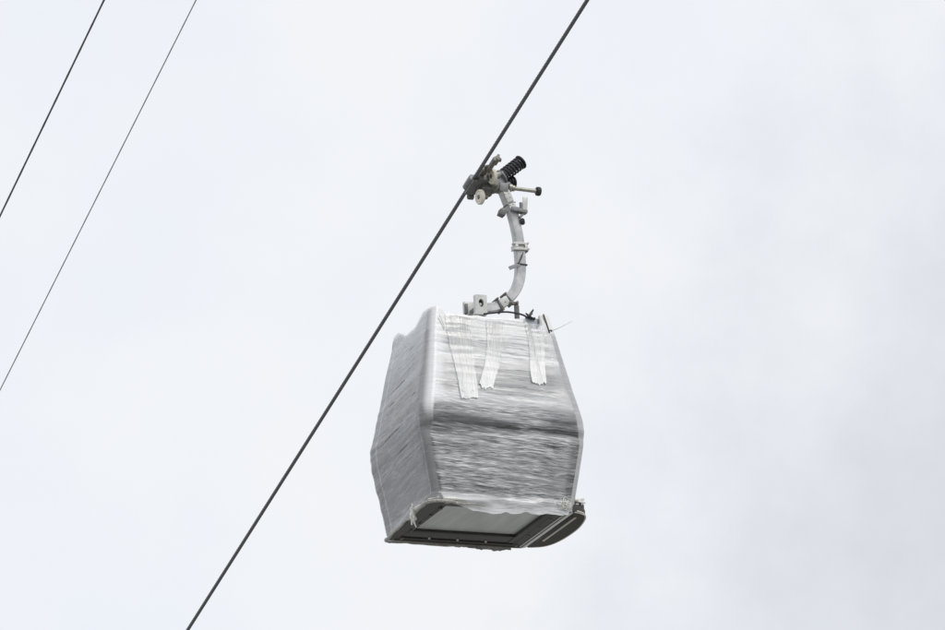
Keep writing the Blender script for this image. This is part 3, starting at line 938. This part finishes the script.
# ------------------------------------------------------------------ grip
GD = V((-.0015, .9714, -.2355)).normalized()      # along the rope, downhill
GC = V((.0, 0, 4.183))
Lg = V((-.0, 0, 0))
g0 = V((.083, 0, 4.178))                          # rope axis where it is gripped
gx = V((1, 0, 0)); gu = GD.cross(gx) * -1
gu = gx.cross(GD).normalized()
if gu.z < 0: gu = -gu
RG = Matrix((gx, GD, gu)).transposed()
def G(x, y, z_): return g0 + gx * x + GD * y + gu * z_
mb = MB()
mb.box(G(.105, 0, .0), (.13, .34, .11), RG, .015)
mb.box(G(.165, .05, -.045), (.12, .26, .14), RG, .015)
mb.box(G(.20, -.02, .045), (.16, .16, .10), RG, .012)
mb.cyl(G(.24, -.12, -.03), G(.24, .14, -.03), .065, n=20, bevel=.01)
mb.build('grip', M['steel_dark'], gondola)
grip = bpy.data.objects['grip']
# fixed jaw hugging the rope
mb = MB()
mb.cyl(G(-.022, -.10, .012), G(-.022, .13, .012), .042, n=20, bevel=.012)
mb.box(G(.03, .015, .052), (.13, .20, .026), RG, .008)
mb.build('grip_jaw', M['cap'], grip)
mb = MB()
mb.box(G(.02, .02, -.045), (.10, .30, .03), RG, .008)
mb.cyl(G(.03, .22, -.045), G(.10, .22, -.045), .038, n=18, bevel=.006)
mb.cyl(G(.045, -.17, .05), G(.13, -.17, .05), .030, n=16, bevel=.006)
mb.build('grip_jaw', M['steel_dark'], grip)
# uphill guide arm
mb = MB()
mb.box(G(.110, -.40, .005), (.050, .28, .055), RG, .010)
mb.box(G(.145, -.46, .030), (.06, .14, .045), RG, .008)
mb.cyl(G(.12, -.53, .0), G(.18, -.53, .0), .026, n=16, bevel=.006)
mb.cyl(G(.10, -.40, .03), G(.17, -.40, .03), .022, n=16, bevel=.006)
mb.box(G(.10, -.30, .05), (.05, .09, .03), RG @ Matrix.Rotation(.5, 3, 'X'), .006)
mb.box(G(.16, -.50, .06), (.03, .05, .05), RG @ Matrix.Rotation(.3, 3, 'Y'), .006)
mb.box(G(.075, -.20, .03), (.06, .16, .05), RG, .008)
mb.cyl(G(.05, -.24, .06), G(.12, -.24, .06), .022, n=16, bevel=.005)
mb.build('guide_arm', M['steel_brown'], grip)
# cream guide wheels
for cx, cz, cy in ((.272, 4.200, -.22), (.144, 3.968, -.12)):
    ax = V((.97, .11, .10)).normalized()
    R = ax.to_track_quat('Z', 'Y').to_matrix()
    p = V((cx, cy, cz)) - ax * .03
    mb = MB()
    mb.lathe(p, R, [(r_, h_ * .72) for r_, h_ in [(.024, .006), (.050, .006), (.054, .012), (.066, .012), (.070, .004), (.082, .000), (.089, .010), (.091, .020), (.084, .032), (.084, .042), (.091, .052), (.087, .062), (.06, .066), (.024, .066), (.024, .006)]], 36)
    mb.build('guide_wheel', M['nylon'], grip)
    mb = MB(); mb.cyl(p - ax * .004, p + ax * .12, .027, n=18, bevel=.006)
    mb.build('wheel_hub', M['steel_dark'], grip)
# springs
def spring(p0, p1, R_, r_, turns, name='coil_spring'):
    p0, p1 = V(p0), V(p1)
    ax = (p1 - p0).normalized()
    a = ax.cross(V((0, 1, 0))).normalized(); b = ax.cross(a)
    N = int(turns * 22)
    pts = [p0 + (p1 - p0) * (i / N) + (a * math.cos(2 * PI * turns * i / N) + b * math.sin(2 * PI * turns * i / N)) * R_ for i in range(N + 1)]
    mb = MB().tube(pts, r_, 8)
    mb.build(name, M['spring'], grip)
sa, sb = V((.470, -.03, 4.285)), V((.705, -.03, 4.475))
spring(sa, sb, .071, .0135, 7)
d_ = (sb - sa).normalized()
MB().cyl(sa - d_ * .02, sb - d_ * .02, .050, n=24, bevel=.006).build('spring_rod', M['galv'], grip)
MB().cyl(sa - d_ * .030, sa - d_ * .004, .092, n=32, bevel=.006).build('spring_cap', M['cap'], grip)
MB().cyl(sb - d_ * .004, sb + d_ * .018, .088, n=32, bevel=.006).build('spring_cap', M['rubber'], grip)
spring(V((.455, .02, 4.222)), V((.640, .02, 4.245)), .052, .014, 5.5)
MB().cyl(V((.45, .02, 4.222)), V((.635, .02, 4.245)), .041, n=20).build('spring_rod', M['rubber'], grip)
MB().cyl((.385, -.06, 4.29), (.455, -.10, 4.30), .022, n=14, bevel=.004).build('bolt', M['galv_light'], grip)
# arm head: fork and pivot under the springs
mb = MB()
mb.cyl((.40, -.0, 4.165), (.565, -.0, 4.175), .062, n=24, bevel=.010)
mb.box((.470, -.01, 4.135), (.115, .13, .11), Quaternion((0, 1, 0), .12), .016)
mb.build('arm_head', M['cap'], grip)
MB().cyl((.32, 0, 4.12), (.42, 0, 4.15), .062, n=24, bevel=.01).build('pivot_sleeve', M['steel_brown'], grip)
# coupling lever: collar, rod and dark roller
mb = MB()
mb.cyl((.530, -.04, 4.145), (.575, -.04, 4.145), .050, n=24, bevel=.006)
mb.cyl((.575, -.04, 4.142), (.610, -.04, 4.142), .038, n=24, bevel=.004)
mb.build('lever_collar', M['rod'], grip)
MB().cyl((.60, -.04, 4.140), (.905, -.04, 4.128), .0235, n=20, bevel=.003).build('coupling_lever', M['rod'], grip)
mb = MB()
mb.lathe(V((.880, -.04, 4.129)), V((1, -.0, -.03)).to_track_quat('Z', 'Y').to_matrix(), [(0, 0), (.040, 0), (.052, .008), (.054, .022), (.054, .045), (.048, .056), (.026, .060), (0, .060)], 32)
mb.build('lever_roller', M['rubber'], grip)

# ------------------------------------------------------------------ ropes
def wire_rope(name, p, d, t0, t1, R_, lay, mat, strands=6, fine=(-14, 16), dt=.03, lobe=.13):
    p = V(p); d = V(d).normalized()
    a = d.cross(V((0, 0, 1))).normalized(); b = d.cross(a)
    ts = list(np.arange(t0, fine[0], 2.0)) + list(np.arange(fine[0], fine[1], dt)) + list(np.arange(fine[1], t1, 2.0)) + [t1]
    n = strands * 5
    vs, fs = [], []
    for t in ts:
        tw = 2 * PI * t / lay
        # cable sag, negligible across the picture
        c = p + d * t
        for k in range(n):
            an = 2 * PI * k / n
            r = R_ * (1 - lobe + lobe * abs(math.cos(strands * an / 2)))
            vs.append(c + (a * math.cos(an + tw) + b * math.sin(an + tw)) * r)
    for i in range(len(ts) - 1):
        for k in range(n):
            k2 = (k + 1) % n
            fs.append((i * n + k, i * n + k2, (i + 1) * n + k2, (i + 1) * n + k))
    return MB().add([LOCAL @ q for q in vs], fs).build(name, mat, None, True, None)
rope = wire_rope('haul_rope', g0, GD, -58, 140, .0235, .34, M['rope'])
tag(rope, 'thick dark twisted steel rope that the wrapped gondola hangs from, crossing the frame diagonally', 'rope')
S15 = V((0, math.cos(math.radians(15.5)), -math.sin(math.radians(15.5))))
ca = wire_rope('cable', (-4.702, -1.0, 5.64), (V((-4.695, 3.25, 4.461)) - V((-4.702, -1.0, 5.64))), -55, 140, .0122, 3.0, M['cable_dark'], fine=(-6, 8), dt=.5, lobe=0)
tag(ca, 'darker, thicker of the two thin cables, cutting the upper left corner', 'cable', 'thin cables left of the gondola')
cb = wire_rope('cable', (-3.599, -1.0, 5.746), (V((-3.603, 7.0, 3.49)) - V((-3.599, -1.0, 5.746))), -55, 140, .0075, 3.0, M['cable_grey'], fine=(-6, 10), dt=.5, lobe=0)
tag(cb, 'thinnest pale grey cable, running between the darker thin cable and the gondola rope', 'cable', 'thin cables left of the gondola')

# ------------------------------------------------------------------ ground: a hillside that falls away under the line
m, nt, b = new_mat('dry_hillside')
tc = nt.nodes.new('ShaderNodeTexCoord')
n1 = noise_node(nt, .05, 8, .62, tc.outputs['Object'])
n2 = noise_node(nt, 1.8, 8, .7, tc.outputs['Object'])
r1 = ramp_node(nt, n1.outputs['Fac'], [(.38, (.29, .29, .275)), (.6, (.42, .42, .40))])
r2 = ramp_node(nt, n2.outputs['Fac'], [(.3, (.6, .6, .58)), (.7, (1, 1, 1))])
mx = nt.nodes.new('ShaderNodeMix'); mx.data_type = 'RGBA'; mx.blend_type = 'MULTIPLY'
mx.inputs['Factor'].default_value = 1
nt.links.new(r1.outputs['Color'], mx.inputs['A']); nt.links.new(r2.outputs['Color'], mx.inputs['B'])
nt.links.new(mx.outputs['Result'], b.inputs['Base Color'])
b.inputs['Roughness'].default_value = .95
ax1 = np.concatenate([-np.geomspace(4000, 120, 26), np.linspace(-110, 110, 56), np.geomspace(120, 4000, 26)])
GXx, GYy = np.meshgrid(ax1, ax1)
dirv = (-math.sin(YAW), math.cos(YAW))
al_ = GXx * dirv[0] + GYy * dirv[1]
h = np.where(al_ > 0, -.20 * 420 * (1 - np.exp(-np.maximum(al_, 0) / 420)), .08 * 160 * (1 - np.exp(np.minimum(al_, 0) / 160)))
bump_ = 1.2 * vnoise(GXx / 23 + 900, GYy / 23 + 900, 81) + .35 * vnoise(GXx / 6 + 900, GYy / 6 + 900, 82)
h = h + bump_ * sstep(4, 30, np.hypot(GXx, GYy))
ground = grid_mesh("ground", GXx, GYy, h, M.setdefault("ground", m), None, wrap=False, flip=False)
ground['kind'] = 'structure'

# ------------------------------------------------------------------ sky, sun
SUN_AZ = math.radians(138)       # clockwise from +Y, behind the camera
SUN_EL = math.radians(48)
w = bpy.data.worlds.new('World'); SC.world = w; w.use_nodes = True
nt = w.node_tree
bg = nt.nodes['Background']; bg.inputs['Strength'].default_value = .1
sky = nt.nodes.new('ShaderNodeTexSky'); sky.sky_type = 'NISHITA'; sky.sun_disc = False
sky.sun_elevation = SUN_EL; sky.sun_rotation = SUN_AZ
tc = nt.nodes.new('ShaderNodeTexCoord')
nA = noise_node(nt, 11, 4, .5, tc.outputs['Generated'])
nB = noise_node(nt, 34, 5, .55, tc.outputs['Generated'])
add = nt.nodes.new('ShaderNodeMath'); add.operation = 'MULTIPLY_ADD'; add.inputs[1].default_value = .35
nt.links.new(nB.outputs['Fac'], add.inputs[0]); nt.links.new(nA.outputs['Fac'], add.inputs[2])
cl_r = ramp_node(nt, add.outputs[0], [(.52, (.870, .906, .972)), (.82, (.938, .947, .966))])
# a broad greyer bank of cloud low to the right
grey_dir = V((.140, .955, .240)).normalized()
dp = nt.nodes.new('ShaderNodeVectorMath'); dp.operation = 'DISTANCE'
nt.links.new(tc.outputs['Generated'], dp.inputs[0]); dp.inputs[1].default_value = grey_dir
wv = nt.nodes.new('ShaderNodeMath'); wv.operation = 'MULTIPLY_ADD'; wv.inputs[1].default_value = .095
nt.links.new(nB.outputs['Fac'], wv.inputs[0]); nt.links.new(dp.outputs['Value'], wv.inputs[2])
gr = nt.nodes.new('ShaderNodeMapRange'); gr.interpolation_type = 'SMOOTHSTEP'
gr.inputs['From Min'].default_value = .075; gr.inputs['From Max'].default_value = .20
gr.inputs['To Min'].default_value = 1; gr.inputs['To Max'].default_value = 0
nt.links.new(wv.outputs[0], gr.inputs['Value'])
mxg = nt.nodes.new('ShaderNodeMix'); mxg.data_type = 'RGBA'
nt.links.new(gr.outputs['Result'], mxg.inputs['Factor'])
nt.links.new(cl_r.outputs['Color'], mxg.inputs['A']); mxg.inputs['B'].default_value = (.675, .69, .728, 1)
sc_ = nt.nodes.new('ShaderNodeVectorMath'); sc_.operation = 'SCALE'; sc_.inputs['Scale'].default_value = 10.1
nt.links.new(mxg.outputs['Result'], sc_.inputs[0])
mxs = nt.nodes.new('ShaderNodeMix'); mxs.data_type = 'RGBA'; mxs.inputs['Factor'].default_value = .93
nt.links.new(sky.outputs['Color'], mxs.inputs['A']); nt.links.new(sc_.outputs[0], mxs.inputs['B'])
nt.links.new(mxs.outputs['Result'], bg.inputs['Color'])

sl = bpy.data.lights.new('sun', 'SUN'); sl.energy = 1.3; sl.angle = math.radians(18); sl.color = (1, .965, .92)
so = bpy.data.objects.new('sun', sl); COL.objects.link(so)
sd = V((math.sin(SUN_AZ) * math.cos(SUN_EL), math.cos(SUN_AZ) * math.cos(SUN_EL), math.sin(SUN_EL)))
so.rotation_euler = sd.to_track_quat('Z', 'Y').to_euler()
so.location = (0, -20, 60)

# ------------------------------------------------------------------ camera
cam = bpy.data.cameras.new('camera'); cam.lens = 220; cam.sensor_width = 36
cam.clip_start = .5; cam.clip_end = 9000
co = bpy.data.objects.new('camera', cam); COL.objects.link(co)
co.matrix_world = Matrix.Translation((0, 0, 1.6)) @ Matrix.Rotation(math.radians(90 + 17.7348), 4, 'X') @ Matrix.Rotation(math.radians(-2.5864), 4, 'Z')
SC.camera = co

vs_ = SC.view_settings
vs_.view_transform = 'Standard'; vs_.look = 'None'; vs_.exposure = 0; vs_.gamma = 1; vs_.use_curve_mapping = False
SC.cycles.transparent_max_bounces = 16
SC.cycles.filter_width = 1.5
